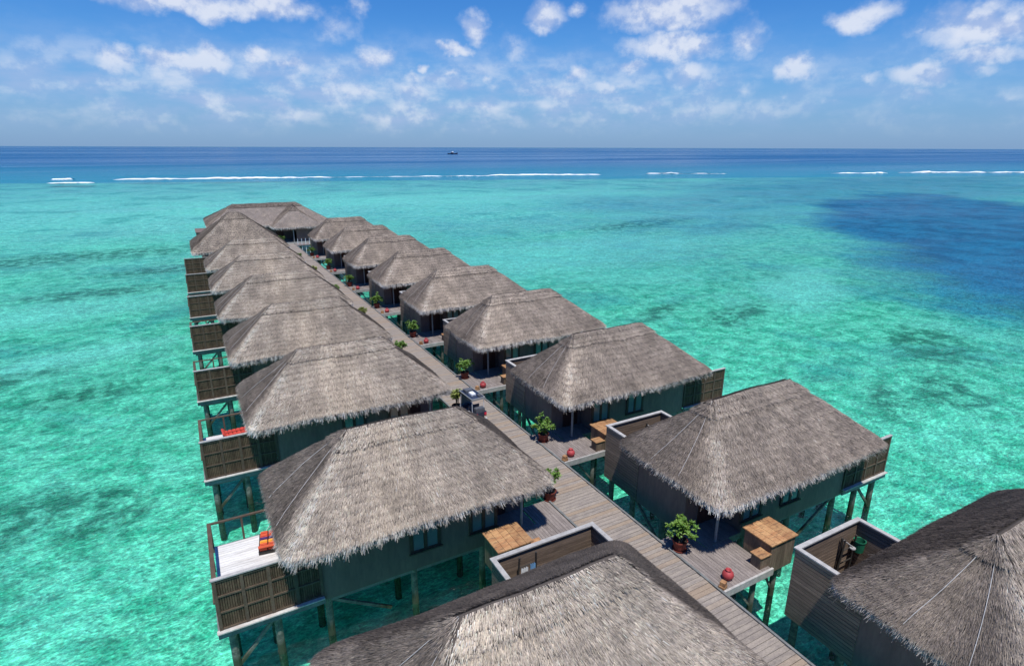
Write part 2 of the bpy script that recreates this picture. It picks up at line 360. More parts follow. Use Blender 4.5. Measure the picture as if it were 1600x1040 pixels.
def water_material():
    M = bpy.data.materials.new('sea_water'); M.use_nodes = True; M.node_tree.nodes.clear(); N = NT(M.node_tree)
    geo = N.new('ShaderNodeNewGeometry'); P = geo.outputs['Position']
    dist = N.vmath('LENGTH', P)
    R = N.new('ShaderNodeMapping'); N.put(R.inputs[0], P); R.inputs['Rotation'].default_value = (0, 0, .5); R.inputs['Scale'].default_value = (1, 1.9, 1)
    r1 = N.noise(R.outputs[0], 1.9, 6, .62, dist=1.2); r2 = N.noise(R.outputs[0], .28, 4, .6, dist=.6); r3 = N.noise(R.outputs[0], 7.0, 3, .6, dist=1.)
    rm = N.new('ShaderNodeMapping'); N.put(rm.inputs[0], P); rm.inputs['Rotation'].default_value = (0, 0, .298); rm.inputs['Scale'].default_value = (.14, 1, 1)
    rfar = N.noise(rm.outputs[0], .0035, 4, .7, dist=1.2); r4 = N.noise(N.scalev(P, (.55, 1.3, 1)), .035, 4, .6)
    farm = N.ramp(dist, 350, 700)
    web = N.new('ShaderNodeTexVoronoi', feature='DISTANCE_TO_EDGE'); web.inputs['Scale'].default_value = 1.9
    N.put(web.inputs['Vector'], N.vmath('ADD', R.outputs[0], N.vmath('SCALE', N.noise(P, 1.4, 3).outputs['Color'], scale=.9)))
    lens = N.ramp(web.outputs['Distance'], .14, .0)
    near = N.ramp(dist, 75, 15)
    g = N.math('ADD', N.ramp(r1.outputs[0], .38, .62, .62, 1.08), N.math('MULTIPLY', N.math('MULTIPLY', lens, near), .30))  # ripple light and caustic web painted into the water tint
    g = N.math('MULTIPLY', g, N.ramp(r3.outputs[0], .38, .62, .72, 1.12))
    g = N.math('MULTIPLY', g, N.ramp(r2.outputs[0], .3, .7, .90, 1.06))
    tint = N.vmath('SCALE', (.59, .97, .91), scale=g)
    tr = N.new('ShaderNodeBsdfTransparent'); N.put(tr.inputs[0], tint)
    gl = N.new('ShaderNodeBsdfGlossy'); gl.inputs['Roughness'].default_value = .12; gl.inputs[0].default_value = (1, 1, 1, 1)
    h = N.math('ADD', N.math('MULTIPLY', r1.outputs[0], .16), N.math('ADD', N.math('MULTIPLY', r2.outputs[0], .45), N.math('MULTIPLY', r3.outputs[0], .035)))
    bn = N.new('ShaderNodeBump'); bn.inputs['Strength'].default_value = .8; bn.inputs['Distance'].default_value = 1.
    N.put(bn.inputs['Height'], h); N.l.new(bn.outputs[0], gl.inputs['Normal'])
    fr = N.new('ShaderNodeFresnel'); fr.inputs[0].default_value = 1.33; N.l.new(bn.outputs[0], fr.inputs['Normal'])
    sep = N.new('ShaderNodeSeparateXYZ'); N.l.new(P, sep.inputs[0])
    fac = N.math('MULTIPLY', N.math('MINIMUM', fr.outputs[0], .38), N.math('ADD', N.math('MULTIPLY', N.math('SUBTRACT', 1, farm), N.ramp(r4.outputs[0], .3, .7, .42, .95)), N.math('MULTIPLY', farm, N.ramp(rfar.outputs[0], .36, .66, .45, 1.45))))
    mx = N.new('ShaderNodeMixShader'); N.put(mx.inputs[0], fac)
    N.l.new(tr.outputs[0], mx.inputs[1]); N.l.new(gl.outputs[0], mx.inputs[2])
    o = N.new('ShaderNodeOutputMaterial'); N.l.new(mx.outputs[0], o.inputs[0]); return M

b = MB(); E_ = 40000
b.quad((-E_, -E_, 0), (E_, -E_, 0), (E_, E_, 0), (-E_, E_, 0))
put('sea_water', b.mesh('sea_water'), kind='structure', mat=water_material())
def seabed_mesh():
    b = MB(); n = Vector((RN[0], RN[1], 0)); t = Vector((RN[1], -RN[0], 0))
    prof = [(-E_, -1.7), (RD-25, -1.7), (RD+5, -2.5), (RD+60, -9), (RD+200, -22), (E_, -22)]
    for (a0, z0), (a1, z1) in zip(prof, prof[1:]):
        p = [n*a0-t*E_, n*a0+t*E_, n*a1+t*E_, n*a1-t*E_]
        b.quad(*[(q.x, q.y, z) for q, z in zip(p, (z0, z0, z1, z1))])
    return b.mesh('seabed')
put('seabed', seabed_mesh(), kind='structure', mat=seabed_material())

# ------------------------------------------------------------------ thatched roofs
class Roof:
    """hip roof over a rounded rectangle; rays run from the eave (t=0) to the ridge (t=1)"""
    def __init__(s, x0, x1, y0, y1, ra, rb, ze, zr, axis='x', r=1.1, seed=0):
        s.x0, s.x1, s.y0, s.y1, s.ra, s.rb, s.ze, s.zr, s.axis, s.r = x0, x1, y0, y1, ra, rb, ze, zr, axis, r
        s.ph = np.random.default_rng(seed).uniform(0, 6.28, 12)
    def rect(s, q):
        """q in 0..4, sides south, east, north, west"""
        q = np.mod(q, 4); k = np.floor(q).astype(int); f = q-k
        cx = [s.x0, s.x1, s.x1, s.x0]; cy = [s.y0, s.y0, s.y1, s.y1]
        cx = np.array(cx+[cx[0]]); cy = np.array(cy+[cy[0]])
        x = cx[k]+(cx[k+1]-cx[k])*f; y = cy[k]+(cy[k+1]-cy[k])*f
        return x, y, k, f
    def at(s, q, t):
        x, y, k, f = s.rect(q)
        if s.axis == 'x':
            (xa, ya), (xb, yb) = s.ra, s.rb
            g = np.clip((x-s.x0)/(s.x1-s.x0), 0, 1)
        else:
            (xa, ya), (xb, yb) = s.ra, s.rb
            g = np.clip((y-s.y0)/(s.y1-s.y0), 0, 1)
        rx = xa+(xb-xa)*g; ry = ya+(yb-ya)*g
        # round the eave corners
        dx = np.minimum(x-s.x0, s.x1-x); dy = np.minimum(y-s.y0, s.y1-y)
        ox, oy = x.copy(), y.copy(); r = s.r
        near = (dx < r) & (dy < r)
        ccx = np.where(x-s.x0 < s.x1-x, s.x0+r, s.x1-r); ccy = np.where(y-s.y0 < s.y1-y, s.y0+r, s.y1-r)
        vx, vy = x-ccx, y-ccy; L = np.sqrt(vx*vx+vy*vy)+1e-9
        ox = np.where(near, ccx+vx/L*r, x); oy = np.where(near, ccy+vy/L*r, y)
        X = ox+(rx-ox)*t; Y = oy+(ry-oy)*t
        prof = t+.004*np.sin(np.pi*t)
        Z = s.ze+(s.zr-s.ze)*prof
        p = s.ph
        Z = Z+.022*np.sin(X*1.7+p[0]+Y*.6)+.016*np.sin(Y*2.3+p[1]-X*.8)+.012*np.sin(X*4.3+p[2])*np.sin(Y*3.7+p[3])
        Z = Z-.05*np.exp(-((t-.0)/.05)**2)+.03*np.sin(q*9+p[4])*(1-t)
        return np.stack([X, Y, Z], -1)

SIDE_SHADE = {'s': 1.0, 'e': .20, 'n': .22, 'w': .60}  # shading painted into the straw colour, by compass side
def side_shade(d):
    """painted shading of each slope: those turned from the camera (north, east) get darkest straw"""
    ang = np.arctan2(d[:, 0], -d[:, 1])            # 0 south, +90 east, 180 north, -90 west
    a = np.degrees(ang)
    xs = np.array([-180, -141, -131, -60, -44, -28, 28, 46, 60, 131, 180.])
    ys = np.array([SIDE_SHADE['n'], SIDE_SHADE['n'], SIDE_SHADE['w'], SIDE_SHADE['w'], 1.12, 1.0, 1.0, .8, SIDE_SHADE['e'], SIDE_SHADE['n'], SIDE_SHADE['n']])
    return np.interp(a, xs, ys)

def straw_mesh(name, R, nb, nf, mirror, seed, wmul=1., tonef=1.):
    """tens of thousands of palm straws laid down the slopes, and the ragged eave fringe"""
    g = np.random.default_rng(seed); pos, wv, tip, colr = [], [], [], []
    sx = -1 if mirror else 1
    def surf(q, t):
        e = 1e-3; p = R.at(q, t); pt = R.at(q, np.minimum(t+e, 1)); t2 = np.maximum(t-e, 0); p0 = R.at(q, t2)
        d = p0-pt; d /= np.linalg.norm(d, axis=1)[:, None]+1e-9
        a = R.at(q+2e-3, t)-R.at(q-2e-3, t); wl = np.linalg.norm(a, axis=1)/4e-3; a /= (wl*4e-3)[:, None]+1e-9
        n = np.cross(a, -d); n /= np.linalg.norm(n, axis=1)[:, None]+1e-9
        n = np.where((n[:, 2] < 0)[:, None], -n, n)
        return p, d, n, wl
    # slopes
    lens = np.array([R.x1-R.x0, R.y1-R.y0]*2); cum = np.concatenate([[0], np.cumsum(lens)])/lens.sum()
    def q_of(u): 
        k = np.clip(np.searchsorted(cum, u, side='right')-1, 0, 3); return k+(u-cum[k])/(cum[k+1]-cum[k])
    q = q_of(g.random(nb*3)); t = g.random(nb*3)
    p, d, n, wl = surf(q, t); rate = wl/(lens[np.floor(q).astype(int) % 4])
    keep = g.random(len(q)) < rate/rate.max(); q, t = q[keep][:nb], t[keep][:nb]
    slope_len = math.hypot((R.y1-R.y0)/2, R.zr-R.ze); nc = slope_len/.34
    t = (np.floor(t*nc)+g.beta(1.3, 1.6, len(t)))/nc; t = np.clip(t, 0.004, .998)
    p, d, n, wl = surf(q, t); a = np.cross(n, d)
    m = len(q); cap = t > .80
    yaw = g.normal(0, .11, m)[:, None]; dd = d+a*yaw; dd /= np.linalg.norm(dd, axis=1)[:, None]
    L = g.uniform(.09, .24, m)[:, None]*np.where(cap, .8, 1)[:, None]; lift = g.uniform(.0, .042, m)[:, None]+.008
    base = p+n*(g.uniform(.0, .03, m)[:, None]+np.where(cap, .085, 0)[:, None]); w = g.uniform(.0035, .0085, m)[:, None]*wmul
    wvv = a*w+n*(w*g.uniform(-.7, .7, m)[:, None])
    dw = d.copy(); dw[:, 0] *= sx
    f = side_shade(dw)*(np.where((dw[:, 0] < -.45) & (dw[:, 1] > -.5), .70, 1.) if mirror else 1.)  # west slopes of the left row get extra painted shading
    lum = np.exp(g.normal(-.02, .25, m))
    X, Y = p[:, 0], p[:, 1]; ph = R.ph
    patch = 1+.10*np.sin(X*2.1+ph[5])*np.sin(Y*2.9+ph[6])+.08*np.sin(X*5.3+ph[7]+Y*1.1)
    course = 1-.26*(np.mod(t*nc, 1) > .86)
    fr = q-np.floor(q); wid = wl*g.uniform(.9, 1.1, m); hd = np.minimum(fr, 1-fr)*np.where(fr < .5, wid, wid)
    cn = np.mod(np.round(q), 4); hip = np.exp(-(hd/.32)**2)*np.where(cn <= 1, np.where(cn == (1 if mirror else 0), .42, .22), .12)
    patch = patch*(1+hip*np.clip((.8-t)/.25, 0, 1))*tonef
    warm = g.random(m)
    base_c = np.array([.40, .335, .285])[None]*(1-warm[:, None])+np.array([.51, .43, .325])[None]*warm[:, None]
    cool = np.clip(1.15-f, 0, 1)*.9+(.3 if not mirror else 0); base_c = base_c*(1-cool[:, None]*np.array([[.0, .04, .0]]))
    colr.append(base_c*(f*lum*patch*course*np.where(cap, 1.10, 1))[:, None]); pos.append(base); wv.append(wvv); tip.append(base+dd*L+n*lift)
    # eave fringe: bundles hanging outwards and down
    q = q_of(g.random(nf)); lev = g.random(nf)
    clump = .5+.5*np.sin(q*61+ph[8])*np.sin(q*173+ph[9])
    p, d, n, wl = surf(q, np.full(nf, .002)); out = d.copy(); out[:, 2] = 0; out /= np.linalg.norm(out, axis=1)[:, None]+1e-9
    a = np.cross(np.array([[0, 0, 1.]]), out)
    base = p-out*(.10*lev[:, None]+.03)+np.array([[0, 0, 1]])*(.055-.24*lev[:, None])
    dirn = out*g.uniform(.35, .95, nf)[:, None]*(1-.35*lev[:, None])+np.array([[0, 0, -1]])*g.uniform(.55, 1.0, nf)[:, None]+a*g.normal(0, .16, nf)[:, None]
    dirn /= np.linalg.norm(dirn, axis=1)[:, None]
    L = (g.uniform(.08, .16, nf)+g.random(nf)**3*.30*(.2+clump))[:, None]
    w = g.uniform(.005, .012, nf)[:, None]*wmul
    dw = out.copy(); dw[:, 0] *= sx; f = side_shade(dw); f = np.clip(f*.76+.32, 0, 1.2)
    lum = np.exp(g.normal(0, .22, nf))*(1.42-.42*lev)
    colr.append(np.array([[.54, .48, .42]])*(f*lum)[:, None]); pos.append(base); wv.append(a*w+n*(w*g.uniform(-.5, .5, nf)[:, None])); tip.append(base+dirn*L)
    P, Wv, T, C = map(np.concatenate, (pos, wv, tip, colr)); N = len(P)
    V = np.empty((N, 4, 3)); V[:, 0] = P-Wv; V[:, 1] = P+Wv; V[:, 2] = T+Wv*.35; V[:, 3] = T-Wv*.35
    if mirror: V[:, :, 0] *= -1; V = V[:, ::-1]
    me = bpy.data.meshes.new(name); me.vertices.add(N*4); me.vertices.foreach_set('co', V.reshape(-1).astype(np.float32))
    me.loops.add(N*4); me.loops.foreach_set('vertex_index', np.arange(N*4, dtype=np.int32))
    me.polygons.add(N); me.polygons.foreach_set('loop_start', np.arange(0, N*4, 4, dtype=np.int32)); me.polygons.foreach_set('loop_total', np.full(N, 4, np.int32))
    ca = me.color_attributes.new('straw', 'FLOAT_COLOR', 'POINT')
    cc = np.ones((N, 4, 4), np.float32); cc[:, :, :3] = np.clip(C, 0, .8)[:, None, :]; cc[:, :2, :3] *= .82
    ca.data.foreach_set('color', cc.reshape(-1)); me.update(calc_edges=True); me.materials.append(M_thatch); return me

def roof_base_mesh(name, R, mirror, t0=0., t1=1., lift=0., skirt=.20, ns=46, nt=9):
    b = MB(); nq = ns*4; qs = np.arange(nq)/ns; rows = []
    for j in range(nt+1):
        t = np.full(nq, t0+(t1-t0)*j/nt); p = R.at(qs, t); p[:, 2] += lift; rows.append(p)
    lo = rows[0].copy(); lo[:, 2] -= skirt
    cen = np.array([(R.x0+R.x1)/2, (R.y0+R.y1)/2, 0]); inn = lo.copy(); inn[:, :2] += (cen[:2]-inn[:, :2])*.10; inn[:, 2] += .02
    allr = [inn, lo]+rows if skirt > .1 else [lo]+rows
    for r in allr:
        for p in r: b.v.append(tuple(p)); b.tone.append(1.)
    for j in range(len(allr)-1):
        for i in range(nq): b.f.append((j*nq+i, j*nq+(i+1) % nq, (j+1)*nq+(i+1) % nq, (j+1)*nq+i))
    return b.mesh(name, sx=-1 if mirror else 1)

def make_roof(parent, key, R, mirror, nb, nf, seed, wmul=1., tonef=1., under=None):
    ro = put('thatched_roof', cached(('rb', key), lambda: roof_base_mesh('thatched_roof', R, mirror), under or M_under), parent)
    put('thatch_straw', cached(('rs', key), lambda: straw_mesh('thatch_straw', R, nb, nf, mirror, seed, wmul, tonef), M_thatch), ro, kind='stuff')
    put('ridge_cap', cached(('rc', key), lambda: roof_base_mesh('ridge_cap', R, mirror, .80, 1., .07, .075, 46, 4), M_under), ro)
    return ro

# ------------------------------------------------------------------ villas
ZD = 2.03          # deck level
X_IN, X_NOTCH, X_SOLID, X_OUT = 2.66, 4.70, 11.57, 15.02
Y_FAR, Y_SH, Y_BALC = 5.05, 6.75, 4.95
ZE, ZR = 4.66, 7.14
def boards_wall(b, x0, x1, y0, y1, z0, z1, pitch=.14, t=.03):
    """horizontal lapped boards covering a thin wall; the boards stand proud with open joints"""
    n = int(round((z1-z0)/pitch)); h = (z1-z0)/n
    for i in range(n): b.box(x0, x1, y0, y1, z0+i*h+.012, z0+(i+1)*h-.008, tone=random.uniform(.82, 1.16))

TONE_L, TONE_R = 1.18, .94
def villa_parts(v, side, var, detail, big=False):
    sx = 1 if side == 'R' else -1; SYW = 3.50 if side == 'R' else 4.1
    k = (side, var)
    def P(name, fn, m, parent=v, kind=None, key=None):
        return put(name, cached((name, key or name, side, var if kind == 'v' else 0), lambda: fn().mesh(name, sx), m), parent, kind=kind if kind != 'v' else None)
    # walls
    def f():
        b = MB(); t = .12
        b.box(X_NOTCH, X_SOLID, 0, t, ZD-.25, ZE); return b
    P('near_wall', f, M_wall)
    P('porch_return_wall', lambda: MB().box(X_NOTCH, X_NOTCH+.12, .123, 1.30, ZD-.25, ZE), M_wall)
    P('porch_back_wall', lambda: MB().box(X_IN+.123, X_NOTCH-.003, 1.30, 1.42, ZD-.25, ZE), M_wall)
    P('walkway_side_wall', lambda: MB().box(X_IN, X_IN+.12, 1.30, Y_FAR, ZD-.35, ZE), M_wall)
    P('far_wall', lambda: MB().box(X_IN+.123, X_SOLID, Y_FAR-.12, Y_FAR, ZD-.25, ZE), M_wall)
    P('seaward_wall', lambda: MB().box(X_SOLID-.12, X_SOLID, .123, Y_FAR-.123, ZD-.25, ZE), M_wall)
    P('floor_platform', lambda: MB().box(X_IN+.02, X_SOLID-.02, .02 if False else 1.31, Y_FAR-.02, ZD-.24, ZD).box(X_NOTCH+.02, X_SOLID-.02, .125, 1.305, ZD-.24, ZD), M_beam)
    # door with handle
    d = P('door', lambda: MB().box(X_NOTCH-1.25, X_NOTCH-.25, 1.25, 1.297, ZD+.02, ZD+2.1), M_door)
    P('door_handle', lambda: MB().bar((X_NOTCH-1.12, 1.2, ZD+1.), (X_NOTCH-1.12, 1.2, ZD+1.25), .03), M_dark, d)
    # windows
    for i, xc in enumerate((5.15, 7.65)):
        def fr(xc=xc):
            b = MB(); w, z0, z1 = 1.15, ZD+.62, ZD+1.92
            b.box(xc-w/2-.06, xc+w/2+.06, -.06, -.003, z0-.08, z0); b.box(xc-w/2-.06, xc+w/2+.06, -.06, -.003, z1, z1+.08)
            for x in (xc-w/2-.06, xc-.07, xc+w/2-.08): b.box(x, x+.14, -.055, -.003, z0+.002, z1-.002)
            b.box(xc-w/2-.12, xc+w/2+.12, -.12, -.065, z0-.12, z0-.06)
            return b
        w = P('window', fr, M_wframe, key=('wf', i))
        for s_ in (-1, 1):
            P('window_pane', lambda xc=xc, s_=s_: MB().box(xc+s_*.29-.21, xc+s_*.29+.21, -.03, -.008, ZD+.625, ZD+1.915), M_glass, w, key=('pn', i, s_))
    # porch post at the corner of the eave
    P('porch_post', lambda: MB().tube((X_IN+.62, .1, ZD), (X_IN+.62, .1, ZE-.1), .06, n=10), M_post)
    P('porch_floor', lambda: MB().box(X_IN+.02, X_NOTCH-.01, .0, 1.29, ZD-.2, ZD-.01), M_plank2)
    # outdoor shower yard
    def sw(part):
        b = MB(); z0, z1 = ZD-.30, ZD+2.47; a, c = X_IN+.0, X_IN+SYW
        if part == 'in': boards_wall(b, a-.03, a, Y_FAR-.75, Y_SH, z0, z1-.02)
        if part == 'out': boards_wall(b, c-.06, c, Y_FAR+.003, Y_SH-.065, z0, z1-.02)
        if part == 'end': boards_wall(b, a+.003, c, Y_SH-.06, Y_SH, z0, z1-.02)
        if part == 'inner': boards_wall(b, a+.003, a+.04, Y_FAR+.003, Y_SH-.065, z0, z1-.02)
        return b
    P('shower_yard_wall', lambda: sw('in'), M_clad, key='s1'); P('shower_yard_wall', lambda: sw('out'), M_brown, key='s2'); P('shower_yard_wall', lambda: sw('end'), M_brown, key='s3')
    P('shower_yard_wall', lambda: sw('inner'), M_brown, key='s4')
    def back():
        b = MB(); a, c = X_IN, X_IN+SYW; z0, z1 = ZD-.28, ZD+2.42
        b.box(a+.06, c-.02, Y_SH-.04, Y_SH-.02, z0, z1); b.box(c-.04, c-.02, Y_FAR+.01, Y_SH-.042, z0, z1); b.box(a-.02, a+.0, Y_FAR-.7, Y_SH-.01, z0, z1); return b
    P('shower_yard_backing', back, M_dark)
    def rim():
        b = MB(); a, c, z = X_IN-.06, X_IN+SYW+.05, ZD+2.47; w = .17
        b.box(a, a+w, Y_FAR-.2, Y_SH+.05, z, z+.05); b.box(c-w, c, Y_FAR-.2, Y_SH+.05, z, z+.05); b.box(a+w+.002, c-w-.002, Y_SH+.05-w, Y_SH+.05, z, z+.05)
        return b
    P('shower_yard_cap_rail', rim, M_rim)
    P('shower_yard_floor', lambda: MB().box(X_IN+.05, X_IN+SYW-.07, Y_FAR+.01, Y_SH-.09, ZD-.15, ZD-.05), M_plank2)
    def hd():
        b = MB(); b.tube((X_IN+2.45, Y_SH-.15, ZD-.05), (X_IN+2.45, Y_SH-.15, ZD+2.1), .045, n=8); return b
    sp = P('shower_pole', hd, M_dark) if side == 'R' else None
    if sp: P('shower_head', lambda: MB().bar((X_IN+2.45, Y_SH-.2, ZD+2.05), (X_IN+2.45, Y_SH-.55, ZD+2.0), .03).lathe([(0, 0), (.1, 0), (.1, .04), (0, .05)], 12, (X_IN+2.45, Y_SH-.55, ZD+1.93)), M_rim, sp)
    # balcony with slatted privacy screen on the near side
    P('balcony_floor', lambda: balcony_floor(), M_balc)
    P('balcony_fascia', lambda: MB().box(X_SOLID, X_OUT+.06, -.10, -.03, ZD-.30, ZD-.06).box(X_OUT+.0, X_OUT+.06, -.028, Y_BALC, ZD-.30, ZD-.06).box(X_SOLID, X_OUT-.002, Y_BALC-.06, Y_BALC, ZD-.30, ZD-.05), M_beam)
    P('screen_ledge', lambda: MB().box(X_SOLID+.02, X_OUT+.08, -.19, -.005, ZD-.055, ZD-.01), M_ledge)
    def screen_frame():
        b = MB(); n = 4; w = (X_OUT-X_SOLID)/n
        for i in range(n+1):
            x = X_SOLID+.06+(X_OUT-X_SOLID-.12)*i/n; b.box(x-.055, x+.055, -.055, .055, ZD-.005, ZD+1.98)
        for z in (ZD+.03, ZD+.68, ZD+1.32, ZD+1.92): 
            for i in range(n):
                x = X_SOLID+.06+(X_OUT-X_SOLID-.12)*i/n; b.box(x+.057, x+(X_OUT-X_SOLID-.12)/n-.057, -.045, .045, z-.03, z+.03)
        return b
    sc = P('screen_frame', screen_frame, M_frame)
    def slats():
        b = MB(); x = X_SOLID+.13
        while x < X_OUT-.09:
            b.box(x, x+.052, -.018, .012, ZD+.06, ZD+1.90, tone=random.uniform(.75, 1.25)); x += .074
        b.box(X_SOLID+.12, X_OUT-.1, .02, .03, ZD+.06, ZD+1.90, tone=.5)
        return b
    P('slat_panel', slats, M_slat, sc, kind='stuff')
    P('screen_cap', lambda: MB().box(X_SOLID+.0, X_OUT+.03, -.07, .07, ZD+1.985, ZD+2.03), M_rim, sc)
    def rail():
        b = MB(); zt = ZD+1.02
        b.box(X_OUT-.10, X_OUT+.05, .06, Y_BALC, zt, zt+.07); b.box(X_SOLID, X_OUT-.082, Y_BALC-.1, Y_BALC, zt, zt+.06)
        for x in (X_SOLID+1.0, X_SOLID+2.2, X_OUT-.09): b.box(x, x+.08, Y_BALC-.09, Y_BALC-.01, ZD+.002, zt-.002)
        for y in (1.6, 3.2): b.box(X_OUT-.07, X_OUT+.01, y, y+.08, ZD+.002, zt-.002)
        b.box(X_OUT-.05, X_OUT, .06, Y_BALC-.1, ZD+.45, ZD+.50)
        return b
    P('balcony_rail', rail, M_frame)
    # piles
    px = [X_IN+.2, 5.1, 8.1, X_SOLID-.15, 13.2, X_OUT-.35]; py = [.25, 2.7, 4.75]
    for i, x in enumerate(px):
        for j, y in enumerate(py):
            if i == 0 and j == 0: y = 1.6
            P('pile', lambda x=x, y=y: MB().tube((x, y, -1.75), (x, y, ZD-.24), .15, .13, n=10), M_pile, key=('p', i, j))
    for i, (a, c) in enumerate((((13.2, .25, ZD-.35), (X_OUT-.4, .25, .1)), ((X_SOLID-.15, .25, ZD-.4), (9.1, .25, .2)), ((X_IN+.25, 4.75, ZD-.4), (4.6, 4.75, .1)), ((X_IN+.2, 4.6, ZD-.4), (X_IN+.2, 2.6, .1)), ((8.1, 4.75, ZD-.4), (5.8, 4.75, .1)))):
        P('brace', lambda a=a, c=c: MB().bar(a, c, .11, .11), M_pile, key=('b', i))
    P('pile', lambda: MB().tube((X_IN+.3, Y_SH-.25, -1.75), (X_IN+.3, Y_SH-.25, ZD-.31), .13, n=10), M_pile, key='ps1')
    P('pile', lambda: MB().tube((X_IN+SYW-.25, Y_SH-.25, -1.75), (X_IN+SYW-.25, Y_SH-.25, ZD-.31), .13, n=10), M_pile, key='ps2')
    def joists():
        b = MB()
        for y in (.25, 2.7, 4.75): b.box(X_IN+.25, X_OUT-.1, y-.09, y+.09, ZD-.5, ZD-.31)
        return b
    P('floor_beam', joists, M_beam)
    # roof
    xi, ya, xr = (2.05, 5.15, 4.75) if side == 'R' else (2.35, 5.5, 5.3)
    R = Roof(xi, 12.85, -1.05, ya, (xr, 2.32), (9.75, 2.37), ZE, ZR, 'x', .5, seed=var*3+(0 if side == 'R' else 1))
    if big:
        R = Roof(2.2, 14.0, .1, 13.0, (7.7, 6.6), (8.7, 6.6), ZE, 8.9, 'x', .9, seed=44)
        ro = make_roof(v, 'big', R, True, 120000, 20000, 177, 1.6)
        put('rear_wall', MB().box(-3., -12.8, 5.06, 12.2, ZD-.3, ZE).mesh('rear_wall'), v, mat=M_wall); return
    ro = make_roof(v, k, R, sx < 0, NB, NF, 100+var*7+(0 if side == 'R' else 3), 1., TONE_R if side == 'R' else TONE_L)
    # net ropes over the hips
    def ropes():
        b = MB(); g = random.Random(var+5)
        for q0 in ((3.35, 3.62) if side == 'R' else (1.30, 1.62)):
            qs = np.full(10, q0); ts = np.linspace(.02, .98, 10)
            p = R.at(qs+np.linspace(0, g.uniform(-.1, .1), 10), ts); p[:, 2] += .09
            for u_, w_ in zip(p, p[1:]): b.tube(tuple(u_), tuple(w_), .008, n=5, caps=False)
        return b
    P('net_rope', ropes, M_rope, ro, kind='v')
def balcony_floor():
    b = MB(); y = .06; rr = random.Random(3)
    while y < Y_BALC-.15:
        b.box(X_SOLID+.005, X_OUT-.09, y, min(y+.135, Y_BALC-.07), ZD-.05, ZD-rr.uniform(0, .006), tone=rr.uniform(.9, 1.1)); y += .145
    return b
NB, NF = 152000, 34000
YL = [v*K for v in (5.80, 13.75, 21.65, 29.50, 37.65, 45.7, 54.1, 62.2)]
YR = [v*K for v in (2.50, 10.27, 18.05, 25.85, 33.8, 41.75, 49.9, 58.3, 66.6)]
ORD = ['nearest', 'second', 'third', 'fourth', 'fifth', 'sixth', 'seventh', 'eighth', 'ninth']
for i, y in enumerate(YL):
    extra = [' , cut off at the bottom', ' , striped cushion on its balcony', ' , red cushion on its balcony', ' , tan cushion on its balcony'][i] if i < 4 else ''
    v = thing('water_villa', ('%s thatched villa left of the boardwalk%s' % (ORD[i], extra.replace(' ,', ','))), 'villa', (0, y, 0), group='thatched villas left of the boardwalk')
    villa_parts(v, 'L', i % 3, i < 3, big=(i == 7))
for i, y in enumerate(YR):
    extra = [', cut by the right edge of the photo', ', whole roof and two sides in view'][i] if i < 2 else ''
    v = thing('water_villa', ('%s thatched villa right of the boardwalk%s' % (ORD[i], extra)), 'villa', (0, y, 0), group='thatched villas right of the boardwalk')
    villa_parts(v, 'R', i % 3, i < 3)

# ------------------------------------------------------------------ boardwalk
Y0W, Y1W, PIT = -9.0, 104.0, .205
bw = thing('boardwalk', 'long straight boardwalk of weathered grey planks between the two rows of villas', 'boardwalk')
def plank_mesh():
    b = MB(); b.box(-1.19, 1.19, -.094, .094, -.045, 0); return b.mesh('plank')
pm = [cached(('plank', i), plank_mesh, M_plank) for i in range(1)][0]
n_pl = int((Y1W-Y0W)/PIT); first = int((8.0-Y0W)/PIT); rr = random.Random(5); rest = MB()
for i in range(n_pl):
    y = Y0W+(i+.5)*PIT; dz = rr.uniform(-.006, .004)
    if first <= i < first+300:
        o = put('plank', pm, bw, (rr.uniform(-.015, .015), y, ZD+dz), rr.uniform(-.003, .003))
    else: rest.box(-1.19, 1.19, y-.094, y+.094, ZD-.045, ZD+dz, tone=rr.uniform(.8, 1.15))
put('far_planks', rest.mesh('far_planks'), bw, kind='stuff', mat=M_plank)
for s_ in (-1, 1):
    put('edge_kerb', MB().box(s_*1.20, s_*1.29, Y0W, Y1W, ZD-.1, ZD+.05).mesh('edge_kerb'), bw, mat=M_beam)
    put('edge_beam', MB().box(s_*.85, s_*1.0, Y0W, Y1W, ZD-.3, ZD-.05).mesh('edge_beam'), bw, mat=M_beam)
pl = cached(('bwpile',), lambda: MB().tube((0, 0, -1.75), (0, 0, ZD-.3), .13, .12, n=9).mesh('pile'), M_pile)
cb = cached(('bwcross',), lambda: MB().box(-1.2, 1.2, -.08, .08, ZD-.48, ZD-.302).mesh('cross_beam'), M_beam)
y = 1.
while y < 103:
    for s_ in (-1, 1): put('pile', pl, bw, (s_*1.0, y, 0))
    put('cross_beam', cb, bw, (0, y, 0)); y += 3.6

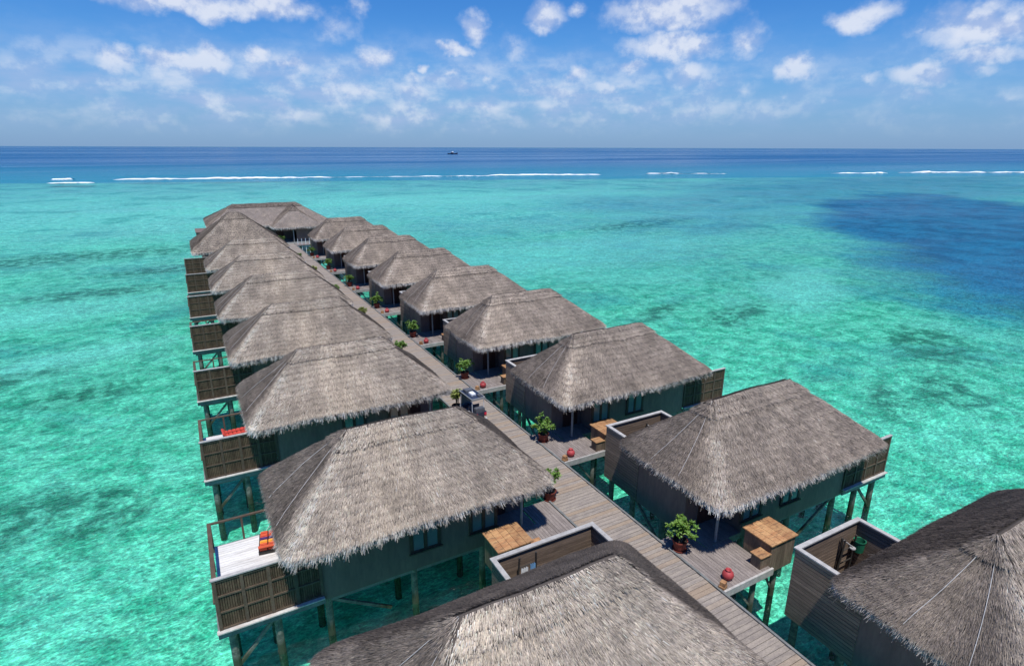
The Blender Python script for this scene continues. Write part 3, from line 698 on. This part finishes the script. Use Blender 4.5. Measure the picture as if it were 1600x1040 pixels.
# ------------------------------------------------------------------ entry decks, cabinets, jars, lamps, plants
def jar_mesh():
    return MB().lathe([(0, 0), (.12, 0), (.18, .04), (.245, .15), (.255, .23), (.225, .33), (.15, .40), (.105, .42), (.105, .45), (.135, .475), (.13, .485), (.09, .46), (.08, .38), (0, .36)], 24).mesh('red_jar', smooth=True)
def block_mesh():
    b = MB(); b.box(-.14, .14, -.11, .11, 0, .13); b.box(-.10, .10, -.10, .10, .135, .30); return b
def leaf_cluster(seed, r=.55, zc=.95, n=880, sq=.8):
    g = random.Random(seed); b = MB()
    heads = [Vector((g.gauss(0, .42), g.gauss(0, .42), g.gauss(0, .32)*sq)) for _ in range(34)]
    for h in heads:
        if h.length > .95: h *= .95/h.length
        c = Vector((h.x*r, h.y*r, zc+h.z*r))
        for _ in range(n//34):
            a = g.uniform(0, 6.28); e = g.uniform(-.5, 1.1); d = Vector((math.cos(a)*math.cos(e), math.sin(a)*math.cos(e), math.sin(e)))
            L = g.uniform(.11, .22); w = L*.24; s = d.cross(Vector((0, 0, 1))).normalized(); u = s.cross(d)
            p0 = c+d*.02; pm_ = c+d*L*.55+u*.02; p1 = c+d*L-u*.015; t = g.uniform(.65, 1.3)
            k = len(b.v); b.v += [tuple(p0), tuple(pm_+s*w), tuple(p1), tuple(pm_-s*w)]; b.f += [(k, k+1, k+2), (k, k+2, k+3)]; b.tone += [t]*4
    return b
def plant(x, y, label, seed, leaf, r=.55, zc=.98, group=None, rz=0):
    t = thing('potted_plant', label, 'potted plant', (x, y, ZD), rz, group)
    po = put('pot', cached(('pot',), lambda: MB().lathe([(0, .03), (.20, .03), (.225, .06), (.285, .40), (.31, .41), (.31, .46), (.275, .46), (.265, .40), (0, .40)], 24).mesh('pot', smooth=False), M_terra), t)
    put('saucer', cached(('saucer',), lambda: MB().lathe([(0, 0), (.27, 0), (.30, .05), (.285, .05), (.26, .02), (0, .02)], 24).mesh('saucer'), M_terra), t)
    put('soil', cached(('soil',), lambda: MB().lathe([(.262, .405), (0, .42)], 16).mesh('soil'), M_soil), t)
    def st():
        b = MB(); g = random.Random(seed)
        for _ in range(7): b.tube((g.uniform(-.08, .08), g.uniform(-.08, .08), .4), (g.uniform(-.3, .3)*r/.55, g.uniform(-.3, .3)*r/.55, zc+g.uniform(-.1, .25)), .022, .012, n=6)
        return b.mesh('stem')
    put('stem', cached(('stem', seed, r, zc), st, M_stem), t)
    put('foliage', cached(('fol', seed, r, zc), lambda: leaf_cluster(seed, r, zc).mesh('foliage'), leaf), t, kind='stuff')
    return t
def deck_mesh_planks(t, sx, stuff):
    xs = 1.30; i = 0; b = MB(); rr = random.Random(9)
    while xs < 3.93:
        y1 = 1.25 if xs < X_IN-.16 else -.02
        if stuff: b.box(sx*xs, sx*(xs+.135), -2.14, y1, ZD-.045, ZD-.003-rr.uniform(0, .005), tone=rr.uniform(.8, 1.15))
        else:
            me = cached(('dplank', sx, y1 > 0), lambda: MB().box(-.0675, .0675, -2.14, y1, -.045, -.003).mesh('plank'), M_plank2)
            put('plank', me, t, (sx*(xs+.0675), 0, ZD-rr.uniform(0, .006)))
        xs += .1465; i += 1
    if stuff: put('deck_planks', b.mesh('deck_planks'), t, kind='stuff', mat=M_plank2)
for side, ys, sx in (('left', YL, -1), ('right', YR, 1)):
    for i, y in enumerate(ys):
        w = '%s %s villa' % (ORD[i], side)
        t = thing('entry_deck', 'grey plank landing in front of the door of the %s' % w, 'deck', (0, y, 0), group='landings at the villa doors')
        deck_mesh_planks(t, sx, i > 3)
        put('edge_beam', cached(('deb', sx), lambda: MB().box(sx*1.30, sx*3.95, -2.23, -2.145, ZD-.24, ZD+.05).mesh('edge_beam'), M_rim), t)
        put('edge_beam', cached(('deb2', sx), lambda: MB().box(sx*1.30, sx*3.93, -1.2, -1.05, ZD-.25, ZD-.05).mesh('edge_beam'), M_beam), t)
        put('leg', cached(('dlg', sx), lambda: MB().tube((sx*3.3, -1.9, -1.75), (sx*3.3, -1.9, ZD-.25), .11, n=9).mesh('leg'), M_pile), t)
        put('leg', cached(('dlg2', sx), lambda: MB().tube((sx*1.55, .9, -1.75), (sx*1.55, .9, ZD-.25), .11, n=9).mesh('leg'), M_pile), t)
        put('brace', cached(('dbr', sx), lambda: MB().bar((sx*3.3, -1.9, .3), (sx*2.2, -1.9, ZD-.3), .08).mesh('brace'), M_pile), t)
        # ---- equipment cabinet beside the landing
        c = thing('cabinet', 'brown wooden cabinet with weathered ochre lid beside the landing of the %s' % w, 'cabinet', (sx*4.72, y-1.32, 0), group='ochre-lidded cabinets by the landings')
        def body():
            b = MB(); x = -.70
            b.box(-.68, .68, -.60, .60, ZD-.42, ZD+.84, tone=.7)
            while x < .68:
                for ya in (-.64, .602): b.box(x, x+.13, ya, ya+.036, ZD-.44, ZD+.85, tone=random.uniform(.8, 1.2))
                x += .14
            yy = -.60
            while yy < .55:
                for xa in (-.718, .682): b.box(xa, xa+.036, yy, yy+.115, ZD-.44, ZD+.85, tone=random.uniform(.8, 1.2))
                yy += .12
            return b.mesh('cabinet_body')
        put('cabinet_body', cached(('cab',), body, M_box), c)
        def lid():
            b = MB(); x = -.78
            while x < .75: b.box(x, x+.30, -.70, .70, ZD+.86, ZD+.91, tone=random.uniform(.85, 1.15)); x += .313
            return b.mesh('lid')
        put('lid', cached(('lid',), lid, M_lid), c)
        put('step_box', cached(('stb', sx), lambda: MB().box(-sx*.74, -sx*1.28, -.66, -.22, ZD-.3, ZD+.50).mesh('step_box'), M_box), c)
        put('step_lid', cached(('stl', sx), lambda: MB().box(-sx*.725, -sx*1.33, -.70, -.18, ZD+.505, ZD+.54).mesh('step_lid'), M_lid), c)
        put('leg', cached(('cleg',), lambda: MB().tube((.2, -.3, -1.75), (.2, -.3, ZD-.42), .12, n=9).mesh('leg'), M_pile), c)
        put('brace', cached(('cbr', sx), lambda: MB().bar((.2, -.3, .2), (-.6*sx, -.3, ZD-.44), .08).mesh('brace'), M_pile), c)
        # ---- small wooden lamp block at the corner of the landing
        bl = put('lamp_block', cached(('blk',), lambda: block_mesh().mesh('lamp_block'), M_lid), None, (sx*1.42, y-2.0, ZD), .3*sx)
        tag(bl, 'small brown wooden lamp block on the corner of the landing of the %s' % w, 'lamp block', 'wooden lamp blocks along the boardwalk')
        if side == 'right':
            j = put('red_jar', cached(('jar',), jar_mesh, M_red), None, (1.98, y-1.72, ZD)); j.scale = (.86, .86, .86)
            tag(j, 'round red clay jar on the landing of the %s' % w, 'jar', 'red jars on the landings')
            p = plant(1.60, y+.42, 'bushy green plant in terracotta pot, landing of the %s' % w, 20+i % 3, M_leaf, .62, .98, 'potted plants right of the boardwalk', i*1.1)
        elif i > 0:
            p = plant(-1.12, y+1.25, 'thin yellowish potted plant at the boardwalk edge by the %s' % w, 40+i % 2, M_leaf2 if i > 1 else M_leaf, .44, 1.15, 'potted plants left of the boardwalk', i*.9)

# ------------------------------------------------------------------ things in the shower yards
def yard_rack(loc, label, cloths, H_=2.15):
    t = thing('drying_rack', label, 'rack', loc)
    for x in (-.33, .33): put('pole', MB().tube((x*1.25, .05, 0), (x*.97, -.05, H_), .04, .035, n=8).mesh('pole'), t, mat=M_dark)
    for z in (.5, 1.1, 1.65, 2.05)[:4 if H_ > 2.3 else 3]: put('rung', MB().tube((-.33, 0, z), (.33, 0, z), .022, n=6).mesh('rung'), t, mat=M_dark)
    return t
rx, ry = 5.42, YR[0]+Y_SH-.22
yard_rack((rx, ry, ZD-.05), 'dark pole ladder rack against the slatted shower wall of the nearest right villa', None)
b = MB().lathe([(0, 0), (.17, 0), (.20, .42), (.215, .42), (.215, .46), (.18, .45), (.16, .04), (0, .04)], 18)
tag(put('bucket', b.mesh('bucket'), None, (rx+.50, ry-.12, ZD+1.40), mat=M_green), 'green bucket hung on the shower yard pole of the nearest right villa', 'bucket')
lx, ly = -5.56, YL[0]+Y_SH-.28
yard_rack((lx, ly, ZD-.05), 'dark pole ladder rack with towels in the shower yard of the nearest left villa', None, 2.5)
def cloth(x0, x1, z0, z1, seed):
    g = random.Random(seed); b = MB(); n, m_ = 12, 8; k = 0
    for j in range(m_+1):
        for i in range(n+1):
            x = x0+(x1-x0)*i/n; z = z0+(z1-z0)*j/m_+.04*math.sin(i*1.1+seed)*(1-j/m_); b.v.append((x, -.07-.03*math.sin(i*1.7+seed), z)); b.tone.append(1.)
    for j in range(m_):
        for i in range(n): a = j*(n+1)+i; b.f.append((a, a+1, a+n+2, a+n+1))
    return b
tag(put('towel', cloth(-.28, .0, 1.45, 2.05, 1).mesh('towel', smooth=True), None, (lx, ly, ZD-.05), mat=M_white), 'white towel draped over the rack in the nearest left shower yard', 'towel')
tag(put('towel', cloth(.08, .30, 1.5, 2.1, 2).mesh('towel', smooth=True), None, (lx, ly, ZD-.05), mat=M_blue), 'light blue towel at the top of the rack in the nearest left shower yard', 'towel')
tag(put('towel', cloth(-.1, .3, 1.0, 1.42, 3).mesh('towel', smooth=True), None, (lx, ly-.02, ZD-.05), mat=M_blue), 'long blue and white cloth low on the rack in the nearest left shower yard', 'towel')

# ------------------------------------------------------------------ cushions on the balconies
def lounge(x, y, rz, label, cols, L=1.35, W_=.95):
    t = thing('lounge_cushion', label, 'cushion', (x, y, ZD), rz)
    put('base', MB().box(-L/2, L/2, -W_/2, W_/2, 0, .16).mesh('base'), t, mat=M_dark)
    n = 6
    for i in range(n):
        for j in range(2):
            x0 = -L/2+.02+i*(L-.04)/n; y0 = -W_/2+.02+j*(W_-.04)/2
            b = MB(); w, d = (L-.04)/n-.02, (W_-.04)/2-.03
            pr = [(0, .165), (0, .25), (.03, .29)]
            b.box(x0, x0+w, y0, y0+d, .165, .25); b.box(x0+.03, x0+w-.03, y0+.03, y0+d-.03, .2502, .285)
            put('pad', b.mesh('pad'), t, mat=cols[(i+j*0) % len(cols)])
    put('piping', MB().box(-L/2, L/2, -.012, .012, .165, .27).mesh('piping'), t, mat=M_cush_dk)
    bk = MB(); bk.bar((-L/2+.05, 0, .30), (-L/2-.06, 0, .42), W_*.95, .09); put('backrest', bk.mesh('backrest'), t, mat=cols[0])
    return t
lounge(-12.98, YL[1]+4.0, math.radians(82), 'orange, yellow and purple striped lounge cushion on the bleached balcony floor', [M_orange, M_orange, M_orng2, M_purple], 1.25, .68)
lounge(-13.25, YL[2]+4.3, math.radians(4), 'red padded lounge cushion under the eave on the second balcony', [M_rcush], 1.3, .85)
t = thing('lounge_cushion', 'round tan cushion beside the eave on the fourth left balcony', 'cushion', (-13.2, YL[3]+4.4, ZD))
put('pad', MB().lathe([(0, 0), (.42, 0), (.5, .1), (.5, .2), (.4, .3), (0, .33)], 20).mesh('pad', smooth=True), t, mat=M_tan)

# ------------------------------------------------------------------ golf buggy on the boardwalk
def buggy(x, y, rz):
    t = thing('golf_buggy', 'small navy golf buggy loaded with luggage, parked on the boardwalk', 'golf buggy', (x, y, ZD), rz); t.scale = (.74, .80, .84)
    b = MB(); b.box(-.52, .52, -1.05, 1.05, .22, .34); b.box(-.50, .50, .55, 1.15, .342, .72); b.box(-.47, .47, 1.152, 1.25, .40, .62); b.box(-.5, .5, -1.05, -.30, .342, .62)
    put('body', b.mesh('body'), t, mat=M_navy)
    put('cargo_bed', MB().box(-.50, .50, -1.45, -.95, .64, .70).box(-.5, -.46, -1.45, -.95, .702, .95).box(.46, .5, -1.45, -.95, .702, .95).box(-.46, .46, -1.45, -1.41, .702, .95).mesh('cargo_bed'), t, mat=M_navy)
    put('seat', MB().box(-.46, .46, -.28, .22, .60, .74).mesh('seat'), t, mat=M_seat)
    put('backrest', MB().bar((0, -.30, .78), (0, -.38, 1.15), .92, .10).mesh('backrest'), t, mat=M_seat)
    put('rear_seat', MB().box(-.46, .46, -.92, -.48, .64, .76).mesh('rear_seat'), t, mat=M_seat)
    r = put('roof', MB().box(-.58, .58, -1.05, .95, 1.78, 1.83).box(-.52, .52, -.99, .89, 1.832, 1.86).mesh('roof'), t, mat=M_navy)
    rb = MB(); rb.box(-.60, .60, -1.09, -1.03, 1.76, 1.90); rb.box(-.60, .60, .93, .99, 1.76, 1.90)
    for s_ in (-1, 1): rb.box(s_*.55, s_*.61, -1.03, .93, 1.86, 1.90)
    put('roof_rack', rb.mesh('roof_rack'), r, mat=M_post)
    for s_ in (-1, 1):
        for (ya, yb) in ((-1.0, -1.0), (.95, .75)):
            put('roof_post', MB().tube((s_*.52, ya, .6), (s_*.52, yb, 1.78), .024, n=8).mesh('roof_post'), t, mat=M_white)
        for yy in (-.80, .82):
            w = put('wheel', MB().tube((s_*.42, yy, .23), (s_*.56, yy, .23), .23, n=18).mesh('wheel'), t, mat=M_tyre)
            put('hub', MB().tube((s_*.56, yy, .23), (s_*.57, yy, .23), .11, n=12).mesh('hub'), w, mat=M_white)
        put('tail_light', MB().box(s_*.30, s_*.48, -1.50, -1.452, .72, .90).mesh('tail_light'), t, mat=M_rlamp)
        put('fender', MB().box(s_*.44, s_*.60, -1.06, -.54, .48, .53).box(s_*.44, s_*.60, .55, 1.1, .48, .53).mesh('fender'), t, mat=M_white)
    put('windscreen', MB().bar((0, .92, .76), (0, .78, 1.70), .94, .012).box(-.5, .5, .90, .93, .72, .75).mesh('windscreen'), t, mat=M_glass)
    put('steering_wheel', MB().lathe([(.15, 0), (.18, .02), (.15, .04), (.13, .02), (.15, 0)], 16, (-.22, .42, .95)).mesh('steering_wheel'), t, mat=M_tyre)
    put('bumper', MB().box(-.52, .52, -1.52, -1.455, .38, .50).mesh('bumper'), t, mat=M_white)
    for (nm, bx, m_, lb) in (('suitcase', (-.22, .16, -.42, .08, 1.862, 2.02), M_white, 'white suitcase lying on the roof of the golf buggy'), ('bag', (.18, .40, -.85, -.5, 1.862, 1.99), M_seat, 'small grey bag on the roof of the golf buggy'), ('bag', (-.35, .3, .2, .75, 1.862, 2.05), M_seat, 'dark bag at the front of the roof of the golf buggy'), ('suitcase', (-.40, .38, -1.40, -1.0, .705, 1.25), M_seat, 'dark grey suitcase in the rear bed of the golf buggy')):
        b = MB(); x0, x1, y0, y1, z0, z1 = bx; b.box(x0, x1, y0, y1, z0, z1-.03); b.box(x0+.03, x1-.03, y0+.03, y1-.03, z1-.0298, z1); b.box((x0+x1)/2-.08, (x0+x1)/2+.08, y0-.02, y0-.002, z0+.03, z1-.05)
        o = put(nm, b.mesh(nm), None, (x, y, ZD), rz, mat=m_); o.scale = (.74, .80, .84); tag(o, lb, nm)
buggy(-.66, 29.3, math.radians(3))

# ------------------------------------------------------------------ building at the end of the boardwalk
e = thing('jetty_end_building', 'large thatched building of two joined hip roofs closing the far end of the boardwalk', 'building')
RA_ = Roof(-11.2, 9.2, 109.0, 127.0, (-6.3, 118), (4.2, 118), 4.66, 7.6, 'x', 1.6, seed=31)
RB_ = Roof(-1.6, 6.6, 105.0, 118.5, (2.6, 110.2), (3.4, 117.5), 4.60, 7.35, 'y', 1.2, seed=33)
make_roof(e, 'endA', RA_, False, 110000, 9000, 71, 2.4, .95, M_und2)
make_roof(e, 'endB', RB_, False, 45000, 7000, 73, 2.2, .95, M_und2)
def wallbox(n_, *a): put(n_, MB().box(*a).mesh(n_), e, mat=M_wall)
wallbox('near_wall', -10.2, -2.4, 110.2, 110.35, ZD-.3, 4.62); wallbox('side_wall', -10.35, -10.2, 110.2, 126, ZD-.3, 4.62)
wallbox('wing_wall', 2.2, 5.9, 106.4, 106.55, ZD-.3, 4.58); wallbox('wing_side_wall', 5.75, 5.9, 106.56, 112, ZD-.3, 4.58); wallbox('porch_wall', -2.4, 2.2, 109.6, 109.75, ZD-.3, 4.58)
wallbox('east_wall', 8.2, 8.35, 110.2, 126, ZD-.3, 4.62); wallbox('far_wall', -10.2, 8.2, 125.8, 125.95, ZD-.3, 4.62)
put('floor_platform', MB().box(-11, 9, 110, 126.5, ZD-.32, ZD-.02).box(-2.3, 6.2, 104.0, 109.99, ZD-.32, ZD-.02).mesh('floor_platform'), e, mat=M_beam)
put('door', MB().box(-.7, .5, 109.5, 109.59, ZD, ZD+2.1).mesh('door'), e, mat=M_door)
put('porch_post', MB().tube((1.6, 105.6, ZD), (1.6, 105.6, 4.5), .08).mesh('porch_post'), e, mat=M_post)
for (x, y) in ((-10, 110.5), (-6, 110.5), (-2.2, 110.5), (2.4, 104.6), (5.8, 104.6), (8, 112), (-10, 118), (-10, 125), (8, 125), (5.8, 109)):
    put('pile', MB().tube((x, y, -1.75), (x, y, ZD-.3), .15, n=8).mesh('pile'), e, mat=M_pile)
put('service_box', MB().box(-12.9, -10.4, 113.5, 119, ZD-.3, 3.5).box(-13.0, -10.37, 113.4, 119.1, 3.502, 3.6).mesh('service_box'), e, mat=M_wall)
hr = thing('handrail', 'white posted handrail on the right of the boardwalk end', 'handrail')
for k_ in range(7): put('post', MB().box(1.6+k_*.62, 1.68+k_*.62, 102.3, 102.38, .3, ZD+1.0).mesh('post'), hr, mat=M_white)
put('top_rail', MB().box(1.55, 5.45, 102.28, 102.4, ZD+1.0, ZD+1.05).mesh('top_rail'), hr, mat=M_frame)
put('landing', MB().box(1.31, 5.5, 102.2, 103.98, ZD-.2, ZD-.05).mesh('landing'), hr, mat=M_plank2)
plant(-1.0, 103.0, 'green bush in a pot left of the end of the boardwalk', 21, M_leaf, .8, 1.1)

# ------------------------------------------------------------------ breakers on the reef and the boat beyond
def breaker(pts, h, label, w=1.7, seed=0):
    g = np.random.default_rng(seed); t = thing('breaking_wave', label, 'breaking wave'); 
    P = [Vector((x, y, 0)) for x, y in pts]; d = (P[-1]-P[0]); L = d.length; d.normalize(); n = Vector((-d.y, d.x, 0)); 
    if n.y < 0: n = -n
    N_ = max(24, int(L/2.2)); ph = g.uniform(0, 6, 6)
    for name, off, wid, hh, mt in (('foam_crest', 0, w, h, M_foam), ('wave_face', w*.55+1.2, 3.5, h*.75, M_swell)):
        b = MB()
        for i in range(N_+1):
            f = i/N_; c = P[0].lerp(P[-1], f)+n*(1.6*math.sin(f*L*.03+ph[0])+off)
            tp = min(1, f*9, (1-f)*9)**.6
            gap = max(0, min(1, 1.6*(.55+.5*math.sin(f*L*.047+ph[4])*math.sin(f*L*.019+ph[5])+.25*math.sin(f*L*.3+ph[2])))) if L > 25 else 1
            tp *= .12+.88*gap
            hz = hh*tp*(.72+.28*math.sin(f*L*.21+ph[1])*math.sin(f*L*.083+ph[2])+ .15*g.random()); ww = wid*tp*(.8+.3*math.sin(f*L*.13+ph[3]))
            for (o_, z_) in ((-1.4, .02), (-.7, .55), (-.15, .95), (.25, 1.), (.6, .5), (1., .02)):
                q = c+n*(o_*ww*.6+g.normal(0, .35 if name == 'foam_crest' else 0)); b.v.append((q.x, q.y, .01+z_*hz+.06*g.random()+(hz*.35*g.random() if name == 'foam_crest' else 0))); b.tone.append(1.)
        for i in range(N_):
            for j in range(5): a = i*6+j; b.f.append((a, a+6, a+7, a+1))
        put(name, b.mesh(name), t, mat=mt)
breaker([(-46, 392), (30, 371), (98, 360)], .8, 'long white breaking wave on the reef left of the far building', 3.2, 1)
breaker([(-71.8, 366), (-51.6, 362)], .35, 'low thin strip of foam at the far left of the reef', 2, 2)
breaker([(-75.5, 406), (-65.5, 402)], .8, 'short white burst of surf at the far left of the reef', 3, 3)
breaker([(96, 362), (162, 343)], .45, 'faint foam line in the middle of the reef, left of the second breaker', 1.6, 4)
breaker([(162, 354), (234, 327)], .8, 'thin white breaker on the reef straight behind the villas', 2.4, 5)
breaker([(274, 329), (327, 305)], .9, 'white breaker on the reef right of the middle', 2.6, 6)
breaker([(404, 277), (442, 259)], .9, 'short breaker on the reef at the right', 2.6, 7)
breaker([(463, 261), (562, 219), (640, 185)], 1.1, 'long breaker on the reef running out at the right edge', 3, 8)
bt = thing('fishing_boat', 'small dark fishing boat on the open sea near the horizon', 'boat', (601, 1436, 0), math.radians(-28))
b = MB(); secs = [(-12, .6, 1.0), (-9, 2.0, .2), (0, 2.4, 0), (7, 1.9, .3), (12, .7, 1.6), (13.5, .1, 2.4)]
for (x, w_, k_) in secs:
    for (yy, zz) in ((-1, 2.0), (-.7, .3), (0, -.4), (.7, .3), (1, 2.0)): b.v.append((x, yy*w_, zz+(k_ if zz > 1 else 0))); b.tone.append(1.)
for i in range(len(secs)-1):
    for j in range(4): a = i*5+j; b.f.append((a, a+5, a+6, a+1))
    b.f.append((i*5, i*5+4, i*5+9, i*5+5))
put('hull', b.mesh('hull'), bt, mat=M_hull)
put('cabin', MB().box(-4, 3, -1.6, 1.6, 2.02, 4.6).mesh('cabin'), bt, mat=M_hull); put('cabin_roof', MB().box(-4.6, 4.2, -1.9, 1.9, 4.602, 4.9).box(-1, 3, -1.2, 1.2, 4.902, 6.4).mesh('cabin_roof'), bt, mat=M_white)
put('mast', MB().tube((-2, 0, 4.9), (-2, 0, 9.5), .14, n=6).mesh('mast'), bt, mat=M_hull)
